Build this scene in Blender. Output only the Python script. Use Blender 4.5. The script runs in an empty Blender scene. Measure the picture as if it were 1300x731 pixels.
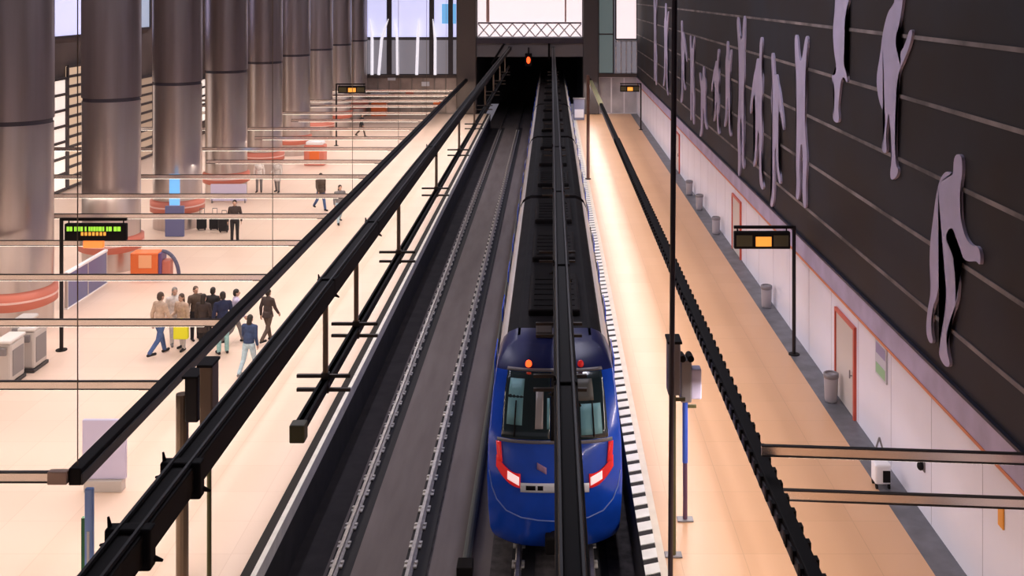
import bpy, bmesh, math, random
from mathutils import Vector, Matrix
random.seed(7)
PI = math.pi
C = bpy.context.scene.collection
SC = bpy.context.scene
CAMZ = 10.5
F = 1300.0

# ------------------------------------------------------------------ materials
MATS = {}
def mat(name, col, rough=0.6, metal=0.0, spec=0.5, var=0.0, scale=3.0, emit=None, estr=0.0, col2=None, stretch=None, coat=0.0):
    if name in MATS: return MATS[name]
    m = bpy.data.materials.new(name); m.use_nodes = True
    nt = m.node_tree; b = nt.nodes['Principled BSDF']
    b.inputs['Base Color'].default_value = (*col, 1)
    b.inputs['Roughness'].default_value = rough
    b.inputs['Metallic'].default_value = metal
    b.inputs['Specular IOR Level'].default_value = spec
    b.inputs['Coat Weight'].default_value = coat
    if emit:
        b.inputs['Emission Color'].default_value = (*emit, 1)
        b.inputs['Emission Strength'].default_value = estr
    if var > 0 or col2:
        tc = nt.nodes.new('ShaderNodeTexCoord'); mp = nt.nodes.new('ShaderNodeMapping')
        if stretch: mp.inputs['Scale'].default_value = stretch
        nz = nt.nodes.new('ShaderNodeTexNoise'); nz.inputs['Scale'].default_value = scale
        nz.inputs['Detail'].default_value = 4
        rp = nt.nodes.new('ShaderNodeValToRGB')
        c2 = col2 if col2 else tuple(min(1, c*(1+var)) for c in col)
        c1 = col if col2 else tuple(c*(1-var) for c in col)
        rp.color_ramp.elements[0].position = 0.35; rp.color_ramp.elements[1].position = 0.65
        rp.color_ramp.elements[0].color = (*c1, 1); rp.color_ramp.elements[1].color = (*c2, 1)
        nt.links.new(tc.outputs['Object'], mp.inputs['Vector'])
        nt.links.new(mp.outputs['Vector'], nz.inputs['Vector'])
        nt.links.new(nz.outputs['Fac'], rp.inputs['Fac'])
        nt.links.new(rp.outputs['Color'], b.inputs['Base Color'])
    MATS[name] = m
    return m

def tile_mat(name, c1, c2, grout, w, h, rough, mortar=0.008, spec=0.5):
    m = bpy.data.materials.new(name); m.use_nodes = True
    nt = m.node_tree; b = nt.nodes['Principled BSDF']
    tc = nt.nodes.new('ShaderNodeTexCoord')
    br = nt.nodes.new('ShaderNodeTexBrick')
    br.offset = 0.0
    br.inputs['Color1'].default_value = (*c1, 1); br.inputs['Color2'].default_value = (*c2, 1)
    br.inputs['Mortar'].default_value = (*grout, 1)
    br.inputs['Scale'].default_value = 1.0
    br.inputs['Mortar Size'].default_value = mortar
    br.inputs['Brick Width'].default_value = w; br.inputs['Row Height'].default_value = h
    nt.links.new(tc.outputs['Object'], br.inputs['Vector'])
    nt.links.new(br.outputs['Color'], b.inputs['Base Color'])
    b.inputs['Roughness'].default_value = rough
    b.inputs['Specular IOR Level'].default_value = spec
    MATS[name] = m
    return m

M_floorL = tile_mat('pale_peach_terrazzo', (.80, .60, .485), (.77, .57, .455), (.71, .51, .40), 1.2, 1.2, .42)
M_floorR = tile_mat('warm_terrazzo', (.66, .385, .22), (.63, .36, .20), (.55, .32, .18), 1.2, 1.2, .38)
M_gutter = mat('grey_granite', (.115, .115, .13), .45, var=.25, scale=2)
M_coping = mat('white_coping', (.78, .75, .70), .5, var=.08)
M_cream = mat('cream_strip', (.70, .60, .48), .5, var=.05)
M_joint = mat('dark_joint', (.02, .016, .016), .9)
M_face = mat('platform_face', (.022, .019, .020), .8, var=.3, scale=1.5)
M_track = mat('track_concrete', (.125, .100, .098), .85, col2=(.155, .128, .125), scale=.8, stretch=(3, .4, 1))
M_trackdark = mat('shaded_track_concrete', (.018, .014, .016), .9, col2=(.030, .024, .026), scale=2)
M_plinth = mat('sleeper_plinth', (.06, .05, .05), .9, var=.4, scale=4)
M_rail = mat('worn_rail_steel', (.42, .38, .36), .35, metal=.8, var=.15, scale=8)
M_clip = mat('rail_clip_steel', (.62, .58, .54), .5, metal=.3)
M_clipd = mat('pad_and_shadow', (.02, .018, .02), .9)
M_whitewall = mat('white_panel', (.86, .83, .91), .35, var=.03, scale=.5)
M_cornice = mat('lilac_cornice', (.50, .44, .60), .5, var=.12, scale=1.2)
M_orange = mat('orange_trim', (.75, .24, .10), .5)
M_darkwall = mat('dark_slate_panel', (.025, .0165, .0135), .6, col2=(.025, .026, .033), scale=.28, spec=.25)
M_seam = mat('pale_joint_strip', (.20, .165, .155), .6, var=.55, scale=.9)
M_relief = mat('lilac_relief', (.56, .49, .66), .55, col2=(.48, .43, .56), scale=1.1)
M_black = mat('black_paint', (.008, .006, .006), .7, spec=.2)
M_blackmetal = mat('black_metal', (.014, .010, .011), .5, spec=.3)
M_beamgrey = mat('dark_grey_side', (.035, .03, .033), .45)
M_bronze = mat('bronze_post', (.19, .13, .085), .4, metal=.3)
M_olive = mat('olive_post', (.10, .09, .03), .5)
M_barweb = mat('polished_bar_web', (.92, .84, .78), .22, metal=.9)
M_steelcol = mat('brushed_steel_cladding', (.33, .275, .265), .33, metal=.85, col2=(.40, .34, .345), scale=1.0, stretch=(2, 2, .12))
M_steellow = mat('floorlit_steel_cladding', (.52, .45, .42), .28, metal=.85, col2=(.58, .52, .51), scale=1.0, stretch=(2, 2, .12))  # lower steel lightened, the floor's reflection put into its colour
M_collar = mat('dark_collar', (.06, .05, .065), .5)
M_redband = mat('red_band', (.55, .16, .11), .45)
M_lampW = mat('warm_lamp_tube', (1, .9, .8), emit=(1, .86, .72), estr=6)
M_lampC = mat('cool_lamp_tube', (1, 1, 1), emit=(.95, .9, 1), estr=6)
M_wallbrown = mat('brown_hall_wall', (.105, .078, .068), .7, var=.2, scale=.6)
M_ceil = mat('dark_ceiling', (.10, .085, .085), .9)
M_winlilac = mat('lit_lilac_window', (.6, .6, .9), .3, emit=(.68, .68, 1.0), estr=.85)
M_winpink = mat('lit_pink_window', (.9, .8, .8), .3, emit=(1, .84, .86), estr=.9)
M_wingrey = mat('dim_grey_window', (.12, .11, .12), .3, emit=(.5, .45, .52), estr=.32)
M_winteal = mat('dim_teal_window', (.10, .12, .12), .3, emit=(.35, .45, .45), estr=.22)
M_winblue = mat('blue_lit_sign', (.1, .3, .6), .3, emit=(.18, .48, .85), estr=.8)
M_mint = mat('mint_lit_sign', (.4, .7, .6), .3, emit=(.55, 1.0, .75), estr=1.0)
M_bluegrey = mat('blue_grey_lit_window', (.3, .35, .42), .3, emit=(.42, .48, .62), estr=.6)
M_warmwin = mat('warm_lit_window', (.8, .7, .6), .3, emit=(1, .86, .78), estr=.75)
M_white = mat('white_paint', (.90, .88, .90), .4)
M_redlamp = mat('red_lamp', (.8, .05, .02), .3, emit=(1, .07, .012), estr=3)
M_redlens = mat('red_lens', (.8, .02, .02), .2, emit=(1, .03, .03), estr=.22)
M_pinklens = mat('pale_lamp_lens', (.95, .7, .68), .2, emit=(1, .72, .7), estr=.7)
M_blue = mat('train_blue', (.012, .090, .66), .25, var=.06, coat=.4)
M_navy = mat('train_navy', (.010, .016, .11), .35)
M_roof = mat('train_roof', (.010, .008, .009), .75, spec=.2, var=.35, scale=1.5)
M_roofbox = mat('roof_unit', (.013, .010, .010), .75, spec=.2, var=.3)
M_sidewhite = mat('train_side_white', (.74, .70, .68), .35)
M_glass = mat('cab_glass', (.020, .034, .038), .10, spec=.8)
M_glassside = mat('side_glass', (.01, .012, .014), .1)
M_tealrefl = mat('teal_cab_reflection', (.20, .42, .45), .5)
M_greymetal = mat('grey_metal', (.22, .20, .21), .45, metal=.2)
M_lightgrey = mat('light_grey_metal', (.52, .47, .45), .4, metal=.2)
M_lilacpanel = mat('lilac_panel', (.58, .53, .72), .4)
M_bluepanel = mat('slate_blue_panel', (.13, .14, .28), .3)
M_bluepost = mat('blue_post', (.05, .12, .62), .4)
M_bluewhite = mat('pale_blue_post', (.30, .48, .95), .4)
M_green = mat('green_stripe', (.03, .22, .07), .5)
M_kiosk = mat('orange_red', (.80, .17, .04), .4)
M_ledgreen = mat('green_led', (.2, .6, .05), emit=(.42, .85, .05), estr=.9)
M_ledorange = mat('orange_led', (.9, .4, .05), emit=(1, .40, .06), estr=.8)
M_ledred = mat('red_orange_led', (.9, .3, .1), emit=(1, .25, .04), estr=.9)
M_yellow = mat('pale_yellow_lit', (.88, .82, .42), .5)
M_yellowbag = mat('yellow_bag', (.78, .75, .02), .6)
M_reddoor = mat('red_frame', (.60, .09, .05), .4)
M_door = mat('pale_door', (.62, .55, .50), .4)
M_poster = mat('pale_poster', (.60, .60, .66), .4)
M_postergreen = mat('poster_green', (.28, .55, .30), .4)
M_posterpurple = mat('poster_purple', (.30, .26, .45), .4)
M_glazing = mat('brown_glazing', (.42, .33, .28), .15, var=.3, scale=.5)
M_glazgrey = mat('grey_glazing', (.42, .39, .40), .15, var=.25, scale=.5)
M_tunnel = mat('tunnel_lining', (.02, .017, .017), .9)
M_skin = mat('skin', (.50, .29, .21), .5)
M_cable = mat('cable_grey', (.10, .11, .11), .6)

# ------------------------------------------------------------------ mesh helpers
def obj(name, bm, m=None, parent=None, smooth=False, loc=None):
    me = bpy.data.meshes.new(name)
    bm.normal_update()
    bm.to_mesh(me); bm.free()
    ms = m if isinstance(m, (list, tuple)) else [m]
    for x in ms:
        if x: me.materials.append(x)
    if smooth:
        for p in me.polygons: p.use_smooth = True
    o = bpy.data.objects.new(name, me); C.objects.link(o)
    if parent: o.parent = parent
    if loc: o.location = loc
    return o

def box(bm, x0, x1, y0, y1, z0, z1, bev=0.0, mi=0):
    if x0 > x1: x0, x1 = x1, x0
    if y0 > y1: y0, y1 = y1, y0
    if z0 > z1: z0, z1 = z1, z0
    t = bmesh.new()
    r = bmesh.ops.create_cube(t, size=1)
    for v in t.verts:
        v.co = Vector(((x0+x1)/2 + v.co.x*(x1-x0), (y0+y1)/2 + v.co.y*(y1-y0), (z0+z1)/2 + v.co.z*(z1-z0)))
    if bev > 0:
        bmesh.ops.bevel(t, geom=t.edges[:], offset=min(bev, .45*min(x1-x0, y1-y0, z1-z0)), segments=2, affect='EDGES', profile=.5)
    for f in t.faces: f.material_index = mi
    me = bpy.data.meshes.new('tmp'); t.to_mesh(me); t.free(); bm.from_mesh(me); bpy.data.meshes.remove(me)
    return bm

def tube(bm, p0, p1, r0, r1=None, n=10, caps=True, sx=1, sy=1, mi=0):
    r1 = r0 if r1 is None else r1
    p0, p1 = Vector(p0), Vector(p1); d = (p1-p0)
    if d.length < 1e-6: return bm
    z = d.normalized()
    a = Vector((0, 1, 0)) if abs(z.z) > .9 else Vector((0, 0, 1))
    x = a.cross(z).normalized(); y = z.cross(x)
    A = []; B = []
    for i in range(n):
        t = 2*PI*i/n; u = x*math.cos(t)*sx + y*math.sin(t)*sy
        A.append(bm.verts.new(p0+u*r0)); B.append(bm.verts.new(p1+u*r1))
    fs = []
    for i in range(n):
        fs.append(bm.faces.new((A[i], A[(i+1) % n], B[(i+1) % n], B[i])))
    if caps:
        fs.append(bm.faces.new(A[::-1])); fs.append(bm.faces.new(B))
    for f in fs: f.material_index = mi
    return bm

def ellip(bm, c, r, seg=14, rings=9, rot=None):
    M = Matrix.Translation(c)
    if rot is not None: M = M @ rot
    M = M @ Matrix.Diagonal((*r, 1))
    bmesh.ops.create_uvsphere(bm, u_segments=seg, v_segments=rings, radius=1, matrix=M)
    return bm

def capsule(bm, p0, p1, r0, r1, n=10):
    tube(bm, p0, p1, r0, r1, n)
    ellip(bm, p0, (r0,)*3, 10, 7); ellip(bm, p1, (r1,)*3, 10, 7)
    return bm

def lathe(bm, prof, c=(0, 0), n=40):
    rings = []
    for r, z in prof:
        rings.append([bm.verts.new((c[0]+r*math.cos(2*PI*i/n), c[1]+r*math.sin(2*PI*i/n), z)) for i in range(n)])
    for a, b in zip(rings, rings[1:]):
        for i in range(n): bm.faces.new((a[i], a[(i+1) % n], b[(i+1) % n], b[i]))
    return bm

def nb(): return bmesh.new()
def bx(*a, **k): return box(nb(), *a, **k)

def tag(o, label=None, cat=None, group=None, kind=None):
    if label: o['label'] = label
    if cat: o['category'] = cat
    if group: o['group'] = group
    if kind: o['kind'] = kind
    return o
def thing(name, label, cat, loc=(0, 0, 0), rz=0, group=None):
    o = bpy.data.objects.new(name, None); C.objects.link(o)
    o.empty_display_size = .2
    o.location = loc; o.rotation_euler = (0, 0, rz)
    return tag(o, label, cat, group)
def struct(name, bm, m, parent=None):
    o = obj(name, bm, m, parent)
    if parent is None: o['kind'] = 'structure'
    return o
def copy_tree(o, parent=None):
    c = o.copy(); C.objects.link(c)
    if parent: c.parent = parent
    for ch in list(o.children): copy_tree(ch, c)
    return c

YE = 89.6                       # far end wall
Y0 = 0.0
XR = 7.5                        # right wall
# ------------------------------------------------------------------ setting
TRX = -3.64                     # left track centre
TX = 0.07                       # train / right track centre
RZ = -1.05                      # rail head
struct('floor', bx(-26, -5.62, Y0, YE, -.3, 0), M_floorL)
struct('floor_right', bx(2.12, 6.93, Y0, YE, -.3, 0), M_floorR)
# right edge : cream band, then white coping blocks with dark joints
struct('trim_1', bx(1.98, 2.12, Y0, YE, -.3, .001), M_cream)
bm = nb(); box(bm, 1.70, 1.98, Y0, YE, -.3, -.012); cop = struct('trim_2', bm, M_joint)
bm = nb(); y = Y0
while y < YE-.5:
    # slanting tooth-like coping tiles
    vs = [(1.70, y), (1.98, y+.10), (1.98, y+.42), (1.70, y+.32)]
    lo = [bm.verts.new((a, b, -.02)) for a, b in vs]; hi = [bm.verts.new((a, b, .002)) for a, b in vs]
    bm.faces.new(hi); bm.faces.new(lo[::-1])
    for i in range(4): bm.faces.new((lo[i], lo[(i+1) % 4], hi[(i+1) % 4], hi[i]))
    y += .5
obj('coping_tile', bm, M_coping, cop)
bm = nb(); box(bm, 1.70, 1.98, Y0, YE, -1.35, -.3); struct('wall_platform_right', bm, M_face)
# left edge
struct('trim_3', bx(-5.62, -5.43, Y0, YE, -.3, -.004), M_joint)
struct('trim_4', bx(-5.43, -5.33, Y0, YE, -.3, .004), M_coping)
struct('wall_platform_left', bx(-5.62, -5.33, Y0, YE, -1.35, -.3), M_face)
# grey gutter along the right wall
struct('baseboard_right', bx(6.93, XR, Y0, YE, -.3, .003), M_gutter)
# track bed
struct('floor_track', bx(-5.62, 1.98, Y0, YE+22, -1.5, -1.27), M_track)
struct('floor_track_gutter', bx(-5.33, -4.62, Y0, YE, -1.27, -1.262), M_trackdark)  # dark strip paints the shade along the foot of the platform face
struct('floor_track_edge', bx(-2.76, -2.50, Y0, YE, -1.27, -1.264), M_plinth)
struct('floor_track_slab', bx(-4.25, -3.02, Y0, YE, -1.27, -1.235), M_track)
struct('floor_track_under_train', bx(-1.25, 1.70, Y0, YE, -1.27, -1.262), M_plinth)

# right wall
struct('wall_right', bx(XR, XR+.4, Y0, YE, 0, 2.62), M_whitewall)
struct('trim_5', bx(XR-.05, XR+.4, Y0, YE, 2.66, 3.2), M_cornice)
struct('trim_6', bx(XR-.07, XR, Y0, YE, 2.60, 2.66), M_orange)
wu = struct('wall_right_upper', bx(XR, XR+.5, Y0, YE, 3.26, 17), M_darkwall)
struct('trim_7', bx(XR-.08, XR+.5, Y0, YE, 3.2, 3.26), mat('blue_black_edge', (.01, .01, .03), .5))
for z in (4.2, 5.56, 6.94, 8.3, 9.6, 10.96, 12.3):
    obj('joint_strip', bx(XR-.02, XR+.05, Y0, YE, z-.042, z+.042), M_seam, wu)
# fine panel seams on white wall
bm = nb()
y = 13
while y < 88:
    box(bm, XR-.004, XR+.01, y, y+.012, .02, 2.58); y += 2.4
obj('panel_seam', bm, mat('panel_seam', (.50, .45, .50), .5), bpy.data.objects['wall_right'])

# ceiling and left wall
struct('ceiling', bx(-26.3, 8, Y0, YE+.5, 17, 17.3), M_ceil)
wl = struct('wall_left', bx(-26.4, -26, Y0, YE, 0, 17), M_wallbrown)

# far end wall built round its openings
def ex(px): return (px-700)/(F/YE)
def ez(py): return CAMZ-(py+8)/(F/YE)
fw = nb()
zt = ez(95)
box(fw, -26, ex(465), YE, YE+.5, 0, 17)
box(fw, ex(465), ex(580), YE, YE+.5, zt-.25, zt)
box(fw, ex(465), ex(580), YE, YE+.5, 10.4, 17)
box(fw, ex(605), ex(740), YE, YE+.5, 10.1, 17)
box(fw, ex(760), XR, YE, YE+.5, 10.4, 17)
box(fw, ex(760), XR, YE, YE+.5, zt-.2, zt+.1)
struct('wall_far', fw, M_wallbrown)
struct('wall_far_pillar', bx(ex(580), ex(605), YE-.5, YE+.5, 0, 17, bev=.1), mat('brown_pillar', (.13, .10, .085), .6))
struct('wall_far_pillar.001', bx(ex(740), ex(760), YE-.5, YE+.5, 0, 17, bev=.1), mat('grey_pillar', (.10, .085, .085), .6))
# portal fascia, slab
struct('wall_far_fascia', bx(ex(605), ex(740), YE-.1, YE+.6, ez(72), ez(55)), mat('grey_fascia', (.20, .18, .185), .6))
struct('trim_8', bx(ex(605), ex(740), YE-.4, YE+.8, ez(55), ez(48)), mat('purple_slab', (.05, .035, .05), .5))
# tunnel tube
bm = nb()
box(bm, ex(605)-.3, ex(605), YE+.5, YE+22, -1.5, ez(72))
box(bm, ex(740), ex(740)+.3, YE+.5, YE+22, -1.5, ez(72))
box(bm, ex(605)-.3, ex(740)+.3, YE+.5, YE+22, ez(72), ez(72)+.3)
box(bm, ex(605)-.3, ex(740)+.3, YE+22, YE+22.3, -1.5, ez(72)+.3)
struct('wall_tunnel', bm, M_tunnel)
# far lower glazing
def glazed(name, x0, x1, y, z0, z1, pane, frame, nx, nz, parent=None):
    w = obj(name, bx(x0, x1, y, y+.08, z0, z1), pane); w['kind'] = 'structure'
    f = nb()
    for i in range(nx+1):
        x = x0+(x1-x0)*i/nx; box(f, x-.06, x+.06, y-.06, y+.1, z0, z1)
    for i in range(nz+1):
        z = z0+(z1-z0)*i/nz; box(f, x0, x1, y-.06, y+.1, z-.06, z+.06)
    obj('window_frame', f, frame, w)
    return w
M_frdark = mat('dark_mullion', (.05, .04, .045), .5)
M_frpale = mat('pale_mullion', (.70, .66, .68), .4)
glazed('window_1', ex(465), ex(580), YE+.15, 0, zt-.25, M_glazing, mat('bronze_mullion', (.30, .25, .21), .5), 8, 2)
glazed('window_2', ex(760), XR, YE+.15, 0, zt-.2, M_glazgrey, M_frpale, 3, 1)
# far upper windows left : lilac above, grey below, tall dark mullions and white folds
w = glazed('window_3', ex(465), ex(580), YE+.25, ez(48), 10.4, M_winlilac, M_frdark, 1, 1)
w = glazed('window_4', ex(465), ex(580), YE+.25, zt, ez(50), M_wingrey, M_frdark, 1, 1)
for px in (494, 548, 572):
    m_ = nb(); box(m_, ex(px-3), ex(px+3), YE-.05, YE+.2, zt, 10.4); obj('mullion', m_, M_frdark, w)
for px, lean in ((471, -.3), (483, .5), (503, -.4), (529, 0), (551, -.3)):
    m_ = nb(); tube(m_, (ex(px)-lean*.3, YE-.02, zt), (ex(px)+.1, YE-.02, ez(50)), .13, .13, 8)
    tube(m_, (ex(px)+.1, YE-.02, ez(50)), (ex(px)+.2+lean, YE-.02, ez(24)), .13, .05, 8)
    obj('window_fold', m_, mat('lit_white_glass', (.8, .8, .8), .3, emit=(.95, .9, 1), estr=.75), w)
s_ = obj('blue_window_sign', bx(ex(561), ex(579), YE-.02, YE+.06, ez(30), ez(5)), M_winblue)
tag(s_, 'bright blue lit sign in upper left of the far end windows', 'sign')
glazed('window_5', ex(605), ex(740), YE+.4, ez(48), 10.1, M_winpink, M_frdark, 1, 1)
m_ = nb(); box(m_, ex(617), ex(621), YE+.3, YE+.42, ez(28), 10); box(m_, ex(717), ex(719), YE+.3, YE+.42, ez(28), 10)
obj('mullion', m_, mat('salmon_mullion', (.7, .42, .36), .5), bpy.data.objects['window_5'])
glazed('window_6', ex(760), ex(779), YE+.25, zt+.1, 10.4, M_winteal, M_frdark, 1, 2)
w = glazed('window_7', ex(782), XR, YE+.25, ez(50), 10.4, M_winpink, M_frdark, 1, 1)
w = glazed('window_8', ex(782), XR, YE+.25, zt+.1, ez(52), M_wingrey, M_frpale, 4, 1)

# left wall lit windows, seen between the columns
def wy(px): return -26*F/(px-700)
def wz(py, Y): return CAMZ-(py+8)*Y/F
def leftpane(n, y0, y1, z0, z1, m, bars=0):
    o = obj(n, bx(-26, -25.9, y0, y1, z0, z1), m); o['kind'] = 'structure'
    f = nb()
    for k in range(bars+1):
        z = z0+(z1-z0)*k/max(1, bars); box(f, -25.92, -25.82, y0, y1, z-.07, z+.07)
    box(f, -25.92, -25.82, y0-.1, y0+.05, z0, z1); box(f, -25.92, -25.82, y1-.05, y1+.1, z0, z1)
    obj('window_frame', f, M_frdark, o)
leftpane('window_9', 51.6, 56.5, 8.2, 12, M_winlilac, 1)
leftpane('window_10', 49.0, 54.6, .12, 6.0, M_warmwin, 7)
leftpane('window_15', 54.8, 57.5, .12, 6.6, mat('amber_lit_window', (.5, .4, .3), .3, emit=(.8, .55, .36), estr=.55), 12)
leftpane('window_11', 63.2, 66.0, 8.3, 12, M_bluegrey, 1)
leftpane('window_12', 62.0, 66.5, .1, 5.2, mat('brown_lit_window', (.3, .22, .16), .3, emit=(.55, .38, .27), estr=.42), 9)
leftpane('window_13', 72.5, 74.2, 7.8, 12, M_mint, 1)
leftpane('window_14', 71.0, 80.0, 1.0, 4.2, M_warmwin, 5)

# doors in the white wall
for n, (px0, px1) in enumerate(((1063, 1086), (931, 941), (858, 863))):
    ya, yb = XR*F/(px1-700), XR*F/(px0-700)
    d = obj('door_%d' % (n+1), bx(XR-.03, XR+.02, ya, yb, .02, 2.2), M_door); d['kind'] = 'structure'
    f = nb()
    box(f, XR-.07, XR+.02, ya-.09, ya, .004, 2.29); box(f, XR-.07, XR+.02, yb, yb+.05, .004, 2.29); box(f, XR-.07, XR+.02, ya, yb, 2.2, 2.29)
    obj('door_frame', f, M_reddoor, d)
    h = nb(); tube(h, (XR-.09, ya+.18, .95), (XR-.09, ya+.18, 1.15), .018); box(h, XR-.09, XR-.02, ya+.17, ya+.19, 1.0, 1.03)
    obj('door_handle', h, M_greymetal, d)

# ------------------------------------------------------------------ camera
cam = bpy.data.cameras.new('camera'); co = bpy.data.objects.new('camera', cam); C.objects.link(co)
co.location = (0, 0, CAMZ); co.rotation_euler = (PI/2, 0, 0)
cam.sensor_fit = 'HORIZONTAL'; cam.sensor_width = 36; cam.lens = 36*F/1300
cam.shift_x = -50/1300; cam.shift_y = -373.5/1300
cam.clip_end = 400
SC.camera = co

# ------------------------------------------------------------------ rails
def rail(x, label):
    bm = nb()
    prof = [(-.07, 0), (.07, 0), (.07, .02), (.012, .045), (.012, .13), (.036, .145), (.036, .18), (-.036, .18), (-.036, .145), (-.012, .13), (-.012, .045), (-.07, .02)]
    A = [bm.verts.new((a, Y0, b)) for a, b in prof]; B = [bm.verts.new((a, YE+20, b)) for a, b in prof]
    n = len(prof)
    for i in range(n): bm.faces.new((A[i], B[i], B[(i+1) % n], A[(i+1) % n]))
    bm.faces.new(A[::-1]); bm.faces.new(B)
    t = thing('track_rail', label, 'rail', (x, 0, RZ-.18), group='running rails of the two tracks')
    obj('rail_profile', bm, M_rail, t)
    p = obj('rail_pad_shadow', bx(-.14, .34, Y0, YE, -.05, -.001), M_clipd, t)  # pad widened to the right to paint the dark shadow beside the rail
    first = None
    y = 15.0
    for k in range(98):
        if first is None:
            b = nb(); box(b, -.13, -.055, -.13, .13, .015, .055, bev=.01); box(b, .055, .13, -.13, .13, .015, .055, bev=.01)
            tube(b, (-.1, 0, .05), (-.1, 0, .09), .03); tube(b, (.1, 0, .05), (.1, 0, .09), .03)
            o = obj('rail_clip', b, M_clip, t); first = o
        else:
            o = first.copy(); C.objects.link(o)
        o.location = (0, y, 0); y += .75
    return t
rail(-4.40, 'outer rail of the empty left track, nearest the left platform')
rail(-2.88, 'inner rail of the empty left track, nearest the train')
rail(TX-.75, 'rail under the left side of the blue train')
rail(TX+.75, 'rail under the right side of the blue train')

# pipe between tracks, with black end box
t = thing('drain_pipe', 'grey pipe with black end box lying between the two tracks', 'pipe', (-1.75, 0, -1.262))
b = nb(); tube(b, (0, 20.9, .09), (0, 60, .09), .09, n=12); obj('pipe', b, M_cable, t)
obj('end_box', bx(-.16, .16, 20.55, 20.95, 0, .24, bev=.02), M_black, t)

# ------------------------------------------------------------------ train
def hw(z):
    P = [(-.95, 1.16), (-.85, 1.27), (-.6, 1.35), (0, 1.385), (.5, 1.40), (1.2, 1.39), (1.7, 1.35), (2.1, 1.31), (2.4, 1.25), (2.6, 1.16), (2.72, 1.04), (2.8, .84)]
    for (a, ha), (b, hb) in zip(P, P[1:]):
        if z <= b: return ha+(hb-ha)*(z-a)/(b-a)
    return P[-1][1]
def yf(z):
    P = [(-.95, 21.22), (-.7, 21.04), (-.3, 20.93), (0, 20.86), (.5, 20.86), (1.0, 20.98), (1.3, 21.08), (2.0, 21.58), (2.43, 21.95), (2.65, 22.2), (2.8, 22.6)]
    for (a, ha), (b, hb) in zip(P, P[1:]):
        if z <= b: return ha+(hb-ha)*(z-a)/(b-a)
    return P[-1][1]
def fp(u, z, off=0.0):
    return Vector((u*hw(z), yf(z)+(.34 if z < 1.3 else .34-.10*(z-1.3)/1.5)*abs(u)**3.4-off, z))
train = thing('metro_train', 'blue metro train standing at the right platform', 'train', (TX, 0, 0))
ZS = [-.95, -.91, -.85, -.75, -.62, -.5, -.3, -.1, .1, .3, .5, .7, .9, 1.1, 1.3, 1.5, 1.7, 1.9, 2.1, 2.27, 2.4, 2.5, 2.6, 2.67, 2.72, 2.77, 2.8]
def patch(name, u0, u1, z0, z1, m, off, nu=14, nz=8, parent=train, thick=.02, shape=None):
    bm = nb(); g = []
    for j in range(nz+1):
        z = z0+(z1-z0)*j/nz
        row = []
        for i in range(nu+1):
            u = u0+(u1-u0)*i/nu
            zz = z
            if shape: u, zz = shape(i/nu, j/nz)
            row.append(bm.verts.new(fp(u, zz, off)))
        g.append(row)
    for j in range(nz):
        for i in range(nu): bm.faces.new((g[j][i], g[j][i+1], g[j+1][i+1], g[j+1][i]))
    bmesh.ops.recalc_face_normals(bm, faces=bm.faces[:])
    r = bmesh.ops.solidify(bm, geom=bm.faces[:], thickness=thick)
    return obj(name, bm, m, parent, smooth=True)
# cab nose
bm = nb(); g = []
US = [-1, -.97, -.92, -.85, -.75, -.6, -.4, -.2, 0, .2, .4, .6, .75, .85, .92, .97, 1]
for z in ZS: g.append([bm.verts.new(fp(u, z)) for u in US])
back = [[bm.verts.new((s*hw(z), 23.6, z)) for s in (-1, 1)] for z in ZS]
for j in range(len(ZS)-1):
    for i in range(len(US)-1):
        f = bm.faces.new((g[j][i], g[j][i+1], g[j+1][i+1], g[j+1][i])); f.material_index = 1 if ZS[j] >= 2.39 else 0
    f = bm.faces.new((back[j][0], g[j][0], g[j+1][0], back[j+1][0])); f.material_index = 1 if ZS[j] >= 2.39 else 0
    f = bm.faces.new((g[j][-1], back[j][1], back[j+1][1], g[j+1][-1])); f.material_index = 1 if ZS[j] >= 2.39 else 0
f = bm.faces.new([*g[-1], back[-1][1], back[-1][0]]); f.material_index = 1
f = bm.faces.new([*g[0][::-1], back[0][0], back[0][1]])
cab = obj('cab_nose', bm, [M_blue, M_navy], train, smooth=True)
# windscreen
patch('windscreen', -.80, -.07, 1.32, 2.40, M_glass, .03)
patch('windscreen', .07, .80, 1.32, 2.40, M_glass, .03)
patch('windscreen_frame', -.86, .86, 1.25, 1.31, M_greymetal, .03, 20, 1)
patch('windscreen_frame', -.82, .82, 2.41, 2.46, M_greymetal, .025, 20, 1)
patch('windscreen_pillar', -.06, .06, 1.31, 2.41, M_black, .035, 2, 8)
# reflections painted as coloured patches in front of the screen
for u0, u1, z0, z1, m_ in ((-.74, -.50, 1.55, 2.3, M_tealrefl), (-.30, -.18, 1.5, 2.1, M_lightgrey), (-.12, -.08, 1.5, 2.0, M_tealrefl), (.40, .72, 1.4, 1.9, M_tealrefl), (.30, .62, 1.95, 2.3, mat('dim_brown_reflection', (.12, .115, .10), .5))):
    patch('cab_reflection_panel', u0, u1, z0, z1, m_, .056, 4, 4, thick=.004)
patch('wiper', -.62, -.60, 1.36, 1.95, M_black, .065, 1, 6)
patch('wiper', .58, .60, 1.36, 1.95, M_black, .065, 1, 6)
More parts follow.
